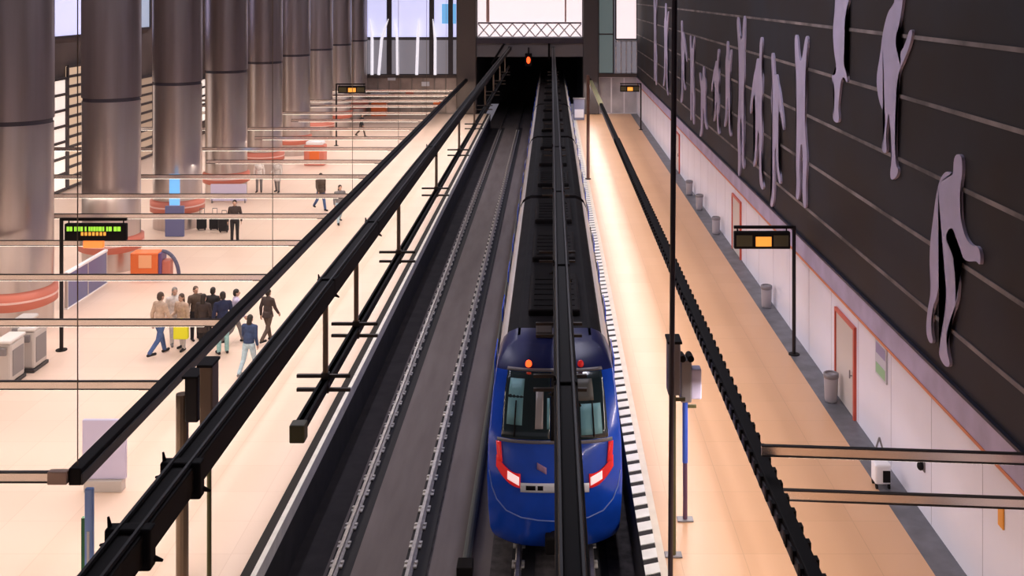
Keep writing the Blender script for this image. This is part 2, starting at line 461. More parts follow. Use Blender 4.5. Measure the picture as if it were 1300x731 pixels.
# lamps
def lamp_shape(s):
    def f(a, b):
        u = .50+.36*a; z = .44+.26*b+.34*a*a-.05*b*a
        return (s*u, z)
    return f
for s in (-1, 1):
    hc = patch('headlamp_cluster', 0, 1, 0, 1, M_redlens, .03, 10, 6, shape=lamp_shape(s))
    def lens(a, b, s=s): return (s*(.52+.17*a), .49+.15*b+.10*a)
    patch('headlamp_lens', 0, 1, 0, 1, M_pinklens, .045, 6, 4, parent=hc, shape=lens)
    def sl(a, b, s=s): return (s*(.77+.07*a+.03*b), .88+.36*b)
    patch('tail_lamp', 0, 1, 0, 1, M_redlens, .03, 3, 5, shape=sl)
    def sv(a, b, s=s): return (s*(.12+.14*a), .70+.12*b+.10*a)
    patch('nose_reflector', 0, 1, 0, 1, mat('mauve_mark', (.45, .25, .40), .4), .03, 4, 3, shape=sv)
pl = patch('number_plate', -.50, .50, .36, .54, M_white, .035, 14, 3)
for a, b in ((-.42, -.28), (-.25, -.17), (.18, .30)):
    patch('plate_digits', a, b, .41, .50, M_black, .060, 3, 1, parent=pl, thick=.004)
# pale bumper seam
bm = nb(); pts = [fp(u, z, .012) for u, z in ((-.97, .65), (-.93, .35), (-.86, .12), (-.72, -.08), (-.5, -.2), (-.25, -.25), (0, -.27), (.25, -.25), (.5, -.2), (.72, -.08), (.86, .12), (.93, .35), (.97, .65))]
for a, b in zip(pts, pts[1:]): tube(bm, a, b, .012, n=6)
obj('bumper_seam', bm, mat('pale_blue_seam', (.25, .35, .75), .4), train)
bm = nb(); ellip(bm, fp(-.47, 2.53, .03), (.07, .05, .085)); obj('marker_lamp', bm, M_redlamp, train, smooth=True)
bm = nb(); ellip(bm, fp(.47, 2.53, .03), (.07, .05, .085)); obj('marker_lamp', bm, M_redlens, train, smooth=True)
# coupler and underframe
bm = nb(); tube(bm, (0, 20.75, -.62), (0, 22, -.62), .12, n=14); box(bm, -.2, .2, 20.6, 20.85, -.8, -.45, bev=.04)
obj('coupler', bm, M_black, train)
# cars
def side_m(z):
    return 2 if 2.27 <= z < 2.64 else (1 if z >= 2.64 else (0 if z < .5 else 2))
ylist = [(22.9, 38.6), (39.2, 54.9), (55.5, 71.2), (71.8, 88.5), (89.1, 104)]
for ci, (a, b) in enumerate(ylist):
    bm = nb(); rings = []
    sec = [(hw(z), z) for z in ZS] + [(-hw(z), z) for z in reversed(ZS)]
    A = [bm.verts.new((x*.995, a, z*.998)) for x, z in sec]; B = [bm.verts.new((x*.995, b, z*.998)) for x, z in sec]
    n = len(sec)
    for i in range(n):
        f = bm.faces.new((A[i], B[i], B[(i+1) % n], A[(i+1) % n]))
        zm = (sec[i][1]+sec[(i+1) % n][1])/2
        f.material_index = side_m(zm)
    bm.faces.new(A[::-1]).material_index = 1; bm.faces.new(B).material_index = 1
    car = obj('car_body', bm, [M_blue, M_roof, M_sidewhite], train, smooth=False)
    for k in range(3):
        yy = a+1.6+k*4.9
        rb = bx(-.62, .62, yy, yy+3.2, 2.72, 2.95, bev=.05)
        ru = obj('roof_unit', rb, M_roofbox, car)
        gb = nb()
        for q in range(6): box(gb, -.5, .5, yy+.3+q*.45, yy+.5+q*.45, 2.95, 2.965)
        obj('roof_grille', gb, M_black, ru)
    rb = nb(); 
    for s in (-1, 1): box(rb, s*.80-.03, s*.80+.03, a+.2, b-.2, 2.74, 2.80)
    obj('roof_gutter', rb, M_black, car)
    for s in (-1, 1):
        for k in range(4):
            yy = a+1.2+k*3.7
            obj('side_door', bx(s*1.385, s*1.415, yy, yy+1.3, -.15, 1.95, bev=.01), M_blue, car)
            obj('side_window', bx(s*1.375, s*1.405, yy+1.6, yy+3.3, .9, 1.75, bev=.01), M_glassside, car)
    if ci < 4:
        obj('gangway', bx(-1.05, 1.05, b-.02, b+.62, -.6, 2.45, bev=.05), M_black, train)
    for yy in (a+2.2, b-2.6):
        bg = nb()
        for wy_ in (yy-.9, yy+.9):
            for s in (-1, 1): tube(bg, (s*.75-.06, wy_, -.66), (s*.75+.06, wy_, -.66), .385, n=20)
        box(bg, -.9, .9, yy-1.2, yy+1.2, -.8, -.5)
        obj('bogie', bg, M_black, car)
# small brownish roof box right behind the cab
obj('roof_antenna_box', bx(-.42, -.05, 22.9, 23.5, 2.78, 2.93, bev=.03), mat('brown_roof_box', (.09, .065, .05), .6), train)
obj('roof_edge_highlight', bx(.25, 1.0, 22.55, 22.7, 2.66, 2.72, bev=.02), mat('violet_highlight', (.06, .05, .22), .35), train)  # violet strip paints the highlight along the front roof edge

# ------------------------------------------------------------------ overhead conductors
def conductor(x, label, ystart, ypos, cstart, knobs, hidden=False):
    t = thing('overhead_conductor', label, 'catenary', (x, 0, 0), group='overhead power lines')
    zB, zC = CAMZ-4.77, CAMZ-6.3
    bm = nb(); box(bm, -.14, .14, ystart, YE, zB-.14, zB+.14, bev=.02)
    obj('carrier_beam', bm, M_black, t)
    bm = nb()
    for s in (-1, 1): tube(bm, (s*.09, ystart, zB+.16), (s*.09, YE-1, zB+.16), .025, n=6)
    obj('feeder_cable', bm, M_blackmetal, t)
    for y in knobs:
        q = 1.0 if y < 12 and x < -1 else .72
        b = nb(); box(b, -.20*q, .20*q, y-.07, y+.07, zB-.19*q, zB+.17, bev=.02); tube(b, (-.17*q, y, zB+.13), (-.19*q, y, zB+.15+.10*q), .025, .01); tube(b, (-.20*q, y, zB), (-.28*q, y+.05, zB-.02), .03, .012); tube(b, (.18*q, y+.03, zB-.12), (.25*q, y+.08, zB-.17), .03, .012)
        obj('beam_clamp', b, M_black, t)
    bm = nb(); box(bm, -.045, .045, cstart, YE-1, zC-.10, zC+.10, bev=.012); box(bm, -.075, .075, cstart, YE-1, zC+.06, zC+.10)
    obj('contact_rail', bm, M_black, t)
    bm = nb(); box(bm, -.11, .11, cstart-.12, cstart+.10, zC-.13, zC+.13, bev=.02)
    obj('rail_end_insulator', bm, M_olive, t)
    for y in ypos:
        h = nb(); tube(h, (0, y, zC+.1), (0, y, zB-.13), .045, n=10)
        ho = obj('hanger', h, M_bronze, t)
        b = nb(); box(b, -.46, .40, y-.03, y+.03, zC+.12, zC+.17); box(b, -.46, .40, y-.03, y+.03, zC-.10, zC-.05)
        box(b, -.06, .06, y-.05, y+.05, zC-.12, zC+.2)
        obj('hanger_bracket', b, mat('dark_bronze', (.05, .036, .026), .5, metal=.3), ho)
    return t
hp = [16.5, 19.1, 24.4, 32.4] + [32.4+8*k for k in range(1, 7)]
conductor(TRX, 'overhead power line above the empty left track', 7.2, hp, 14.75, [8.85, 10.1, 16.6, 20.8, 31])
conductor(TX+.10, 'overhead power line above the blue train', 7.2, hp, 14.75, [12.2, 17.5, 24, 31])

# ------------------------------------------------------------------ platform light beams with cross bars
hA = 7.5; zA = CAMZ-hA
def light_beam(x, y0, label, name='lighting_beam'):
    t = thing(name, label, 'beam', (x, y0, zA), group='lighting beams over the platforms')
    L = YE-.6-y0
    obj('beam_body', bx(-.10, .10, 0, L, -.14, .13, bev=.02), M_black, t)
    obj('side_channel', bx(.10 if x < 0 else -.125, .125 if x < 0 else -.10, 0, L, -.13, .04), M_beamgrey, t)
    obj('lamp_tube', bx(-.06, .06, .3, L-.3, -.175, -.141), M_lampW, t)
    return t
bA = light_beam(-.987*hA, 15.9, 'black lighting beam running along the left platform')
bR = light_beam(.447*hA, 3.0, 'black lighting beam running along the right platform')
# yellow-lit far end of right beam, its light painted in pale yellow
obj('beam_lit_end', bx(-.13, .13, 66, 84, -.1, .15), M_yellow, bR)
# ragged cable clips along the right beam
b = nb()
for k in range(98):
    y = 8.5+k*.42
    box(b, -.15, -.10, y, y+.12, -.08, .10); box(b, .10, .15, y+.2, y+.32, -.08, .10)
obj('cable_clip', b, M_black, bR)
bR.children[-1]['kind'] = 'stuff'
ORD = ['first', 'second', 'third', 'fourth', 'fifth', 'sixth', 'seventh', 'eighth', 'ninth', 'tenth', 'eleventh', 'twelfth', 'thirteenth', 'fourteenth', 'fifteenth', 'sixteenth', 'seventeenth', 'eighteenth']
def make_bar(L, s):
    t = thing('cross_bar', 'x', 'bar', group='cross bars over the left platform')
    web = bx(0, s*L, -.02, .02, -.068, .068); obj('bar_web', web, M_barweb, t)
    obj('bar_flange', bx(0, s*L, -.035, .035, .066, .085), mat('brown_black_flange', (.022, .014, .013), .5), t)
    obj('bar_flange', bx(0, s*L, -.035, .035, -.085, -.066), MATS['brown_black_flange'], t)
    obj('lamp_tube', bx(s*.4, s*(L-.4), -.02, .02, -.092, -.0855), M_lampW, t)
    return t
proto = None
NB = 18
for n in range(NB):
    Y = 15.9 + 3.73*n + {6: -.28, 14: .36}.get(n, 0)
    if proto is None:
        proto = make_bar(17.5, -1); o = proto
        tmp = make_bar(7.9, -1); short = {}
        for ch in list(tmp.children):
            k = ch.name.split('.')[0]
            if k == 'bar_flange' and max(v.co.z for v in ch.data.vertices) < 0: k = 'bar_flange_low'
            short[k] = ch.data; bpy.data.objects.remove(ch)
        bpy.data.objects.remove(tmp)
    else: o = copy_tree(proto)
    o.location = (-.987*hA-.1, Y, zA)
    if n in (8, 10, 12):        # these run into a column and stop at its cladding
        for ch in o.children:
            ch.data = short[ch.name.split('.')[0]] if ch.name.split('.')[0] != 'bar_flange' else (short['bar_flange'] if max(v.co.z for v in ch.data.vertices) > 0 else short['bar_flange_low'])
    o['label'] = '%s cross bar from the foreground over the left platform' % ORD[n]
    if n % 3 == 0:
        b = nb(); tube(b, (0, Y-15.9+.1, .13), (0, Y-15.9+.1, 14), .010, n=6)
        obj('suspension_rod', b, M_bronze, bA)
for z, x0, lab in ((3.46, 3.24, 'upper of two cross bars between right beam and white wall'), (2.78, 3.46, 'lower of two cross bars between right beam and white wall')):
    t = make_bar(XR-x0-.08, 1); t.location = (x0, 15.8, z); t['label'] = lab; t['group'] = 'cross bars over the right platform'
    t.rotation_euler = (0, 0, -.075)
# small end block on nearest left bar
obj('bar_end_block', bx(-.30, 0, -.06, .06, -.1, .1, bev=.01), mat('peach_block', (.5, .33, .25), .5), proto)

# ------------------------------------------------------------------ columns
CY = [32.4+(88.0-32.4)/8*k for k in range(9)]
CX = -16.9
clab = ['nearest round steel column, cut off by the left frame edge', 'second round steel column, just behind the green LED sign',
        'third round steel column, behind the small blue banner', 'fourth round steel column, behind the man in the brown jacket',
        'fifth steel column of the row from the foreground', 'sixth steel column of the row from the foreground',
        'seventh steel column of the row from the foreground', 'eighth steel column of the row, last but one',
        'farthest steel column of the row, against the end wall']
colp = None
for k, y in enumerate(CY):
    if colp is None:
        colp = thing('round_column', clab[0], 'column', (CX, y, 0), group='row of steel columns')
        b = nb(); lathe(b, [(1.05, 0), (1.05, 1.0), (1.05, 6.42)], n=56); obj('lower_cladding', b, M_steellow, colp, smooth=True)
        b = nb(); lathe(b, [(1.02, 6.42), (1.02, 6.56)], n=56); obj('shadow_joint', b, M_collar, colp, smooth=True)
        b = nb(); lathe(b, [(1.07, 6.56), (1.07, 17)], n=56); obj('upper_cladding', b, M_steelcol, colp, smooth=True)
        b = nb(); lathe(b, [(1.05, .70), (1.02, .70), (1.175, .78), (1.175, 1.24), (1.02, 1.32), (1.05, 1.32)], n=56)
        rb = obj('red_band', b, M_redband, colp, smooth=True)
        b = nb(); lathe(b, [(1.05, .98), (1.19, .99), (1.19, 1.05), (1.05, 1.06)], n=56); obj('white_stripe', b, mat('pale_pink_stripe', (.75, .50, .45), .4), rb)
        b = nb()
        for q in range(12):
            a = 2*PI*q/12; box(b, math.cos(a)*1.18-.004, math.cos(a)*1.18+.004, math.sin(a)*1.18-.004, math.sin(a)*1.18+.004, .02, 6.4)
        o = colp
    else:
        o = copy_tree(colp); o.location = (CX, y, 0); o['label'] = clab[k]

# ------------------------------------------------------------------ wall reliefs
WX = XR-.06
def wallpt(px, py, x=WX):
    Y = F*x/(px-700); return Y, CAMZ-(py+8)*Y/F
def relief(pts, org, sc, label):
    P = [(org[0]+a/sc, org[1]+b/sc) for a, b in pts]
    W = [wallpt(*p) for p in P]
    # smooth the outline once (Chaikin)
    for _ in range(2):
        Q = []
        for i in range(len(W)):
            a, b = W[i], W[(i+1) % len(W)]
            Q.append((a[0]*.75+b[0]*.25, a[1]*.75+b[1]*.25)); Q.append((a[0]*.25+b[0]*.75, a[1]*.25+b[1]*.75))
        W = Q
    cy = sum(w[0] for w in W)/len(W); cz = min(w[1] for w in W)
    bm = nb()
    fr = [bm.verts.new((-.06, a-cy, b-cz)) for a, b in W]
    bk = [bm.verts.new((0, a-cy, b-cz)) for a, b in W]
    n = len(W)
    ff = bm.faces.new(fr)
    for i in range(n): bm.faces.new((fr[i], bk[i], bk[(i+1) % n], fr[(i+1) % n]))
    bmesh.ops.triangulate(bm, faces=[ff])
    bmesh.ops.recalc_face_normals(bm, faces=bm.faces[:])
    o = obj('wall_figure', bm, M_relief, loc=(XR, cy, cz))
    tag(o, label, 'wall relief', 'human figure reliefs on the dark wall')
F1 = [(947,65),(985,60),(990,150),(976,240),(978,360),(988,420),(1005,480),(1035,520),(1065,518),(1080,560),(1078,620),(1058,592),(1025,600),(995,585),(970,530),(955,470),(940,425),(915,440),(905,485),(925,530),(945,580),(962,650),(970,720),(962,800),(930,880),(908,960),(912,1040),(930,1118),(905,1125),(877,1080),(870,1035),(888,940),(905,830),(910,740),(902,690),(890,680),(875,700),(862,770),(838,840),(832,935),(845,1002),(825,1005),(808,955),(812,860),(832,750),(828,660),(825,590),(830,480),(845,380),(855,280),(875,190),(905,145),(930,155),(943,170)]
relief(F1, (970, 180), 3.93, 'largest lilac figure relief, one arm up and one reaching down')
F2 = [(300,-40),(330,-40),(322,40),(312,95),(300,130),(302,180),(320,190),(340,140),(350,105),(362,108),(352,160),(330,215),(312,255),(305,300),(300,380),(298,450),(298,540),(302,590),(310,605),(305,630),(285,645),(280,620),(287,570),(285,500),(280,430),(275,395),(270,440),(265,490),(270,545),(255,545),(250,520),(262,470),(265,400),(250,390),(235,330),(232,270),(245,200),(255,110),(275,35),(295,20)]
relief(F2, (1030, 0), 2.81, 'lilac figure relief with bent raised arm, high beside the largest one')
F3 = [(85,-60),(110,-60),(130,-20),(135,0),(125,30),(118,80),(118,160),(114,230),(122,250),(130,280),(126,300),(116,270),(104,290),(100,340),(95,380),(100,430),(90,440),(75,425),(80,380),(85,330),(75,290),(72,265),(85,270),(90,240),(80,180),(76,100),(85,30)]
relief(F3, (1030, 0), 2.81, 'lilac figure relief cut by the top edge, with pointed feet')
# slimmer figures farther along: body outlines with raised arms and parted legs
HANG = [(-.10,1.0),(.06,1.0),(.10,.88),(.12,.80),(.22,.79),(.30,.90),(.42,.92),(.40,.84),(.30,.72),(.24,.62),(.26,.50),(.30,.40),(.24,.24),(.30,.10),(.42,.02),(.30,0),(.14,.06),(.12,.22),(.10,.38),(.02,.42),(-.06,.36),(-.10,.22),(-.22,.12),(-.40,.10),(-.34,.17),(-.22,.24),(-.22,.38),(-.20,.52),(-.20,.64),(-.24,.74),(-.20,.82),(-.12,.86)]
REACH = [(.10,1.0),(.26,1.0),(.22,.90),(.18,.80),(.26,.74),(.24,.62),(.18,.54),(.22,.44),(.24,.34),(.16,.22),(.20,.08),(.34,.01),(.20,-.01),(.06,.05),(.06,.22),(.06,.36),(-.02,.40),(-.04,.28),(-.16,.16),(-.30,.14),(-.28,.20),(-.16,.26),(-.16,.40),(-.16,.54),(-.22,.64),(-.34,.56),(-.46,.48),(-.48,.54),(-.36,.66),(-.24,.76),(-.14,.80),(-.08,.86),(.0,.86),(.06,.84)]
DIVE = [(-.26,1.0),(-.14,1.0),(-.08,.88),(.0,.84),(.08,.88),(.20,1.0),(.32,.98),(.22,.84),(.18,.74),(.20,.62),(.16,.52),(.20,.40),(.28,.28),(.20,.12),(.24,.0),(.10,.0),(.06,.14),(.10,.28),(.02,.40),(-.06,.26),(-.02,.12),(-.10,.04),(-.22,.06),(-.16,.14),(-.20,.28),(-.18,.42),(-.16,.54),(-.22,.64),(-.20,.76),(-.24,.86)]
def far_relief(shape, px0, px1, py0, py1, label, flip=1):
    pts = [((px0+px1)/2 + flip*a*(px1-px0)*1.05, py1+(py0-py1)*b) for a, b in shape]
    relief(pts, (0, 0), 1.0, label)
far_relief(DIVE, 1002, 1031, 44, 264, 'slender lilac figure relief with split arms, lowest of the far cluster')
far_relief(REACH, 974, 995, 67, 262, 'pale figure relief with hooked foot, left of the split-armed one', -1)
far_relief(REACH, 952, 973, 47, 240, 'thin lilac figure relief with kinked upper body, sixth from the foreground')
far_relief(DIVE, 932, 950, 20, 224, 'tallest narrow lilac figure relief of the far cluster', -1)
far_relief(HANG, 918, 929, 52, 174, 'dim narrow figure relief, eighth from the foreground')
far_relief(REACH, 903, 916, 62, 170, 'brightest short figure relief of the far cluster')
far_relief(HANG, 887, 899, 84, 174, 'short figure relief hanging lower than its neighbours far down the wall', -1)
far_relief(DIVE, 873, 884, 45, 158, 'narrow figure relief just right of the tallest pole, second one')
far_relief(REACH, 862, 872, 26, 130, 'thin figure relief immediately right of the tall dark pole', -1)
far_relief(HANG, 841, 849, 4, 122, 'dim figure relief immediately left of the tall dark pole')
far_relief(DIVE, 828, 835, -4, 108, 'farthest dim figure relief near the end of the dark wall')

# ------------------------------------------------------------------ signs, posts
def led_sign(x, y, s, top, arm, label, green):
    """post at x with an arm of length arm in direction s"""
    t = thing('platform_display', label, 'display', (x, y, 0), group='hanging platform displays')
    b = nb(); tube(b, (0, 0, 0), (0, 0, top), .055, n=10); obj('post', b, M_blackmetal, t)
    b = nb(); tube(b, (0, 0, 0), (0, 0, .03), .16, n=14); obj('base_plate', b, M_black, t)
    obj('arm', bx(0, s*arm, -.05, .05, top-.08, top, bev=.01), M_black, t)
    x0, x1 = sorted((s*.12, s*arm))
    bd = obj('display_case', bx(x0, x1, -.09, .09, top-.66, top-.16, bev=.03), M_black, t)
    for q in (x0+.1, x1-.1):
        b = nb(); tube(b, (q, 0, top-.17), (q, 0, top-.05), .02); obj('display_hanger', b, M_black, t)
    w = x1-x0
    if green:
        b = nb(); q = x0+.08
        while q < x1-.16:
            wd = random.choice((.05, .07, .09)); box(b, q, q+wd, -.10, -.085, top-.37, top-.24); q += wd+random.choice((.02, .02, .06))
        obj('green_led_row', b, M_ledgreen, bd)
        b = nb()
        for q in range(7): box(b, x0+.5+q*.11, x0+.57+q*.11, -.102, -.085, top-.50, top-.40)
        obj('orange_led_digits', b, M_ledorange, bd)
        obj('clock_panel', bx(x0+w*.30, x0+w*.62, -.07, .07, top-.88, top-.66, bev=.02), M_ledred, t)
    else:
        obj('orange_led_panel', bx(x0+w*.38, x0+w*.66, -.10, -.085, top-.58, top-.30), M_ledorange, bd)
        obj('side_panel', bx(x0+.06, x0+w*.32, -.10, -.085, top-.58, top-.26), mat('olive_panel', (.09, .08, .03), .4), bd)
        obj('side_panel', bx(x0+w*.7, x1-.06, -.10, -.085, top-.58, top-.26), mat('olive_panel', (.09, .08, .03), .4), bd)
    return t
led_sign(-14.43, 30.16, 1, 3.9, 1.93, 'black hanging display with green and orange lettering, left platform foreground', True)
led_sign(7.06, 29.8, -1, 3.75, 1.75, 'black hanging display with orange centre, beside the white wall', False)
led_sign(-14.85, 70.7, 1, 4.3, 2.0, 'distant hanging display with orange lettering on left platform', False)
led_sign(6.9, 79, -1, 3.6, 1.6, 'distant hanging display by the far end of the white wall', False)

# tall slender poles at right platform edge
t = thing('tall_pole', 'tall slender dark pole crossing the whole picture height at right', 'pole', (2.12, 18.25, 0))
b = nb(); tube(b, (0, 0, 0), (0.12, 0, 17), .045, .055, n=12); obj('pole_shaft', b, mat('purple_black_pole', (.028, .016, .024), .4), t)
b = nb(); tube(b, (0, 0, 0), (0, 0, .04), .14, n=16); obj('base_plate', b, M_black, t)
t = thing('tall_pole', 'distant brown pole on right platform edge beside the train', 'pole', (1.98+.1, 58, 0))
b = nb(); tube(b, (0, 0, 0), (0, 0, 5.9), .09, n=12); obj('pole_shaft', b, mat('reddish_brown_pole', (.20, .10, .07), .5), t)
b = nb(); tube(b, (0, 0, 0), (0, 0, .04), .17, n=16); obj('base_plate', b, M_black, t)

def monitor_post(x, y, top, boxw, boxh, pm, bmx, label, offx=0, r=.05, kind=0):
    t = thing('monitor_post', label, 'post', (x, y, 0), group='camera and monitor posts at platform ends')
    b = nb(); tube(b, (0, 0, .02), (0, 0, (top-boxh*.5+.04) if offx else top-.1), r, n=12); obj('post_shaft', b, pm, t)
    b = nb(); box(b, -.16, .16, -.1, .1, 0, .03, bev=.01); obj('base_plate', b, M_greymetal, t)
    hd = obj('monitor_case', bx(offx-boxw/2, offx+boxw/2, -.18, .18, top-boxh, top, bev=.03), bmx, t)
    if kind == 0:
        obj('monitor_hood', bx(offx-boxw/2-.02, offx+boxw/2+.02, -.26, .2, top-.02, top+.03, bev=.01), M_black, hd)
        obj('monitor_screen', bx(offx-boxw/2+.03, offx+boxw/2-.03, .18, .20, top-boxh+.1, top-.1), M_glass, hd)
    else:
        for dx in (-.08, .08):
            b = nb(); tube(b, (offx+dx, -.26, top+.05), (offx+dx, .1, top+.02), .065, n=12); obj('camera_eye', b, M_black, hd)
        obj('white_side_box', bx(offx+boxw/2, offx+boxw/2+.2, -.12, .12, top-boxh+.05, top-.2, bev=.02), M_lilacpanel, hd)
    if offx: obj('bracket', bx(min(0, offx), max(0, offx), -.03, .03, top-boxh*.5-.03, top-boxh*.5+.03), M_black, t)
    else: obj('bracket_arm', bx(0, .22, -.02, .02, top-boxh-.16, top-boxh-.1), M_olive, t)
    return t
monitor_post(2.28, 1300/67.9, 4.05, .23, 1.0, M_olive, M_greymetal, 'grey monitor box on olive post, right platform edge', 0, .05)
t = monitor_post(2.67, 1300/63.6, 3.25, .22, .85, mat('plum_post', (.13, .06, .12), .4), M_greymetal, 'twin camera box on blue-topped post, right platform', 0, .045, kind=1)
b = nb(); tube(b, (0, 0, 1.15), (0, 0, 2.42), .055, n=12); obj('blue_sleeve', b, M_bluepost, t)
monitor_post(-6.0, 1300/72.4, 4.05, .23, 1.15, M_olive, M_bronze, 'tall brown box on thin post, left platform edge', 0, .04)
monitor_post(-6.6, 1300/71.0, 3.72, .24, .82, M_bronze, M_blackmetal, 'short black box on thick brown post, left platform', .22, .11)

# end post under left beam (blue / green striped)
t = thing('sign_post', 'pale blue post with green stripe under the left beam end', 'post', (-7.15, 15.85, 0))
obj('post_shaft', bx(-.06, .06, -.04, .04, 0, zA-.15, bev=.01), M_bluewhite, t)
obj('green_strip', bx(-.115, -.062, -.03, .03, 0, zA-.6), M_green, t)
obj('white_strip', bx(-.02, .02, -.05, -.041, .3, zA-.8), M_white, t)
b = nb(); box(b, -.18, .18, -.14, .14, 0, .04, bev=.01); obj('base_plate', b, M_greymetal, t)

# lilac totem standing by the beam
s = 630/10.5
t = thing('info_totem', 'pale lilac free-standing board half hidden behind the left beam', 'sign', ((133-700)/s, F/s, 0))
obj('board', bx(-.46, .46, -.05, .05, .25, 1.5, bev=.02), M_lilacpanel, t)
obj('plinth', bx(-.40, .40, -.12, .12, 0, .25, bev=.02), M_lightgrey, t)

# slanted slate-blue barrier between the first two columns
t = thing('stair_barrier', 'slate blue panel barrier with white top rail between first two columns', 'barrier', (-16.15, 35.6, 0))
ln = 1.55
bp = obj('panel', bx(-.04, .04, -1.5, 1.5, .03, 1.15), M_bluepanel, t)
obj('top_rail', bx(-.07, .07, -1.55, 1.55, 1.15, 1.24, bev=.02), M_white, t)
obj('bottom_rail', bx(-.06, .06, -1.55, 1.55, 0, .04), M_white, t)
for y in (-1.5, 0, 1.5):
    obj('barrier_post', bx(-.05, .05, y-.03, y+.03, 0, 1.2), M_lightgrey, t)
t = thing('wall_banner', 'small sky blue banner panel standing before the third column', 'banner', (-16.3, 44.3, 0))
obj('banner_cloth', bx(-.22, .22, -.02, .02, 1.35, 2.7), M_winblue, t)
obj('banner_foot', bx(-.40, .42, -.06, .06, 0, 1.33, bev=.02), M_bluepanel, t)
t = thing('lilac_board', 'lilac notice board low beside the fourth column', 'board', (-16.2, 51.4, 0))
obj('board', bx(-.9, .9, -.04, .04, .10, .95, bev=.02), M_lilacpanel, t)
obj('board_leg', bx(-.85, -.80, -.05, .05, 0, .2), M_greymetal, t); obj('board_leg', bx(.80, .85, -.05, .05, 0, .2), M_greymetal, t)

# orange kiosk with dark arched side
s = 361/10.5
t = thing('vending_kiosk', 'glowing orange kiosk with dark curved side on left platform', 'kiosk', ((187-700)/s, F/s, 0))
obj('kiosk_body', bx(-.52, .50, -.3, .3, .03, 1.0, bev=.05), M_kiosk, t)
obj('kiosk_front', bx(-.20, .28, -.33, -.30, .45, .92, bev=.02), mat('pale_orange', (.95, .45, .22), .4), t)
b = nb()
for k in range(9):
    a0, a1 = PI/2*k/9, PI/2*(k+1)/9
    tube(b, (.55+.62*math.sin(a0), 0, .05+.95*math.cos(a0)), (.55+.62*math.sin(a1), 0, .05+.95*math.cos(a1)), .07, n=8)
obj('curved_side', b, mat('navy_grey', (.10, .10, .17), .4), t)
obj('kiosk_wedge', bx(.56, .9, -.2, .2, .02, .7, bev=.05), M_redband, t)
obj('kiosk_side', bx(.50, .62, -.28, .28, .02, .98, bev=.03), mat('plum_side', (.13, .07, .20), .4), t)
# red kiosk far
s = 217/10.5
t = thing('ticket_kiosk', 'faded red kiosk with white top standing on the left platform', 'kiosk', ((401-700)/s, F/s, 0))
obj('kiosk_body', bx(-.65, .60, -.4, .4, 0, 1.25, bev=.06), mat('faded_red', (.65, .20, .14), .5), t)
obj('kiosk_top', bx(-.55, .50, -.35, .35, 1.25, 1.45, bev=.05), M_white, t)
obj('kiosk_panel', bx(-.3, .3, -.42, -.40, .3, 1.0, bev=.01), M_kiosk, t)
s = 148/10.5
t = thing('food_stall', 'small orange stall with white canopy by the far glazed wall', 'stall', (-14.9, 88.3, 0))
obj('stall_body', bx(-.6, .7, -.4, .4, 0, 1.1, bev=.04), M_kiosk, t)
obj('stall_canopy', bx(-.7, .8, -.5, .4, 1.7, 1.9, bev=.04), M_white, t)
for q in (-.6, .7): obj('stall_post', bx(q-.03, q+.03, -.35, -.29, 1.05, 1.75), M_greymetal, t)
for px, pz, m_, l in ((520, 1.9, M_redband, 'red sign plate on far glazed wall, left part'), (540, 2.6, M_white, 'small white sign plate on far glazed wall'), (497, 3.1, M_white, 'white lamp plate high on far glazed wall'), (555, .9, M_kiosk, 'orange sign plate low on far glazed wall')):
    t = obj('sign_plate', bx(-.35, .35, -.04, .04, -.2, .2, bev=.02), m_, loc=(ex(px), YE+.08, pz)); tag(t, l, 'sign')

# ticket gates, lower left
def ticket_gate(loc, label, rz=0):
    t = thing('ticket_gate', label, 'gate', loc, rz, 'ticket gates at the lower left')
    obj('gate_cabinet', bx(-.22, .22, -.38, .38, .10, 1.14, bev=.06), M_lightgrey, t)
    obj('gate_top', bx(-.24, .24, -.42, .42, 1.14, 1.24, bev=.04), mat('pale_gate_top', (.66, .60, .57), .4), t)
    obj('gate_base', bx(-.24, .24, -.42, .42, 0, .10, bev=.02), M_beamgrey, t)
    obj('card_reader', bx(-.12, .12, -.45, -.38, .85, 1.05, bev=.02), M_greymetal, t)
    obj('gate_side_panel', bx(.215, .235, -.28, .28, .25, .95, bev=.01), M_greymetal, t)
    return t
ticket_gate((-14.65, 27.7, 0), 'nearest pale ticket gate at the left frame edge')
ticket_gate((-14.55, 28.75, 0), 'second pale ticket gate, middle of three at left')
ticket_gate((-15.1, 29.3, 0), 'farthest pale ticket gate of three, by the display post')

# bins at the white wall
def bin_(px, label, dx=0):
    x = XR-.30; s = (px-700)/x
    t = thing('litter_bin', label, 'bin', (x, F/s, .003), group='litter bins along the white wall')
    b = nb(); lathe(b, [(0, 0), (.14, 0), (.16, .05), (.18, .66), (.165, .70), (.13, .70), (.12, .56), (0, .54)], n=24); obj('bin_body', b, mat('pale_bin_grey', (.36, .33, .35), .5), t, smooth=True)
    b = nb(); lathe(b, [(.183, .62), (.192, .64), (.192, .73), (.16, .75), (.145, .73), (.145, .69)], n=24); obj('bin_rim', b, M_greymetal, t, smooth=True)
    return t
for px, l in ((1055, 'grey litter bin beside the nearest red-framed door'), (973, 'grey litter bin under the display with orange centre'),
              (909, 'third grey litter bin from the foreground along white wall'), (888, 'fourth grey litter bin from the foreground along white wall'), (875, 'farthest grey litter bin along the white wall')):
    bin_(px, l)
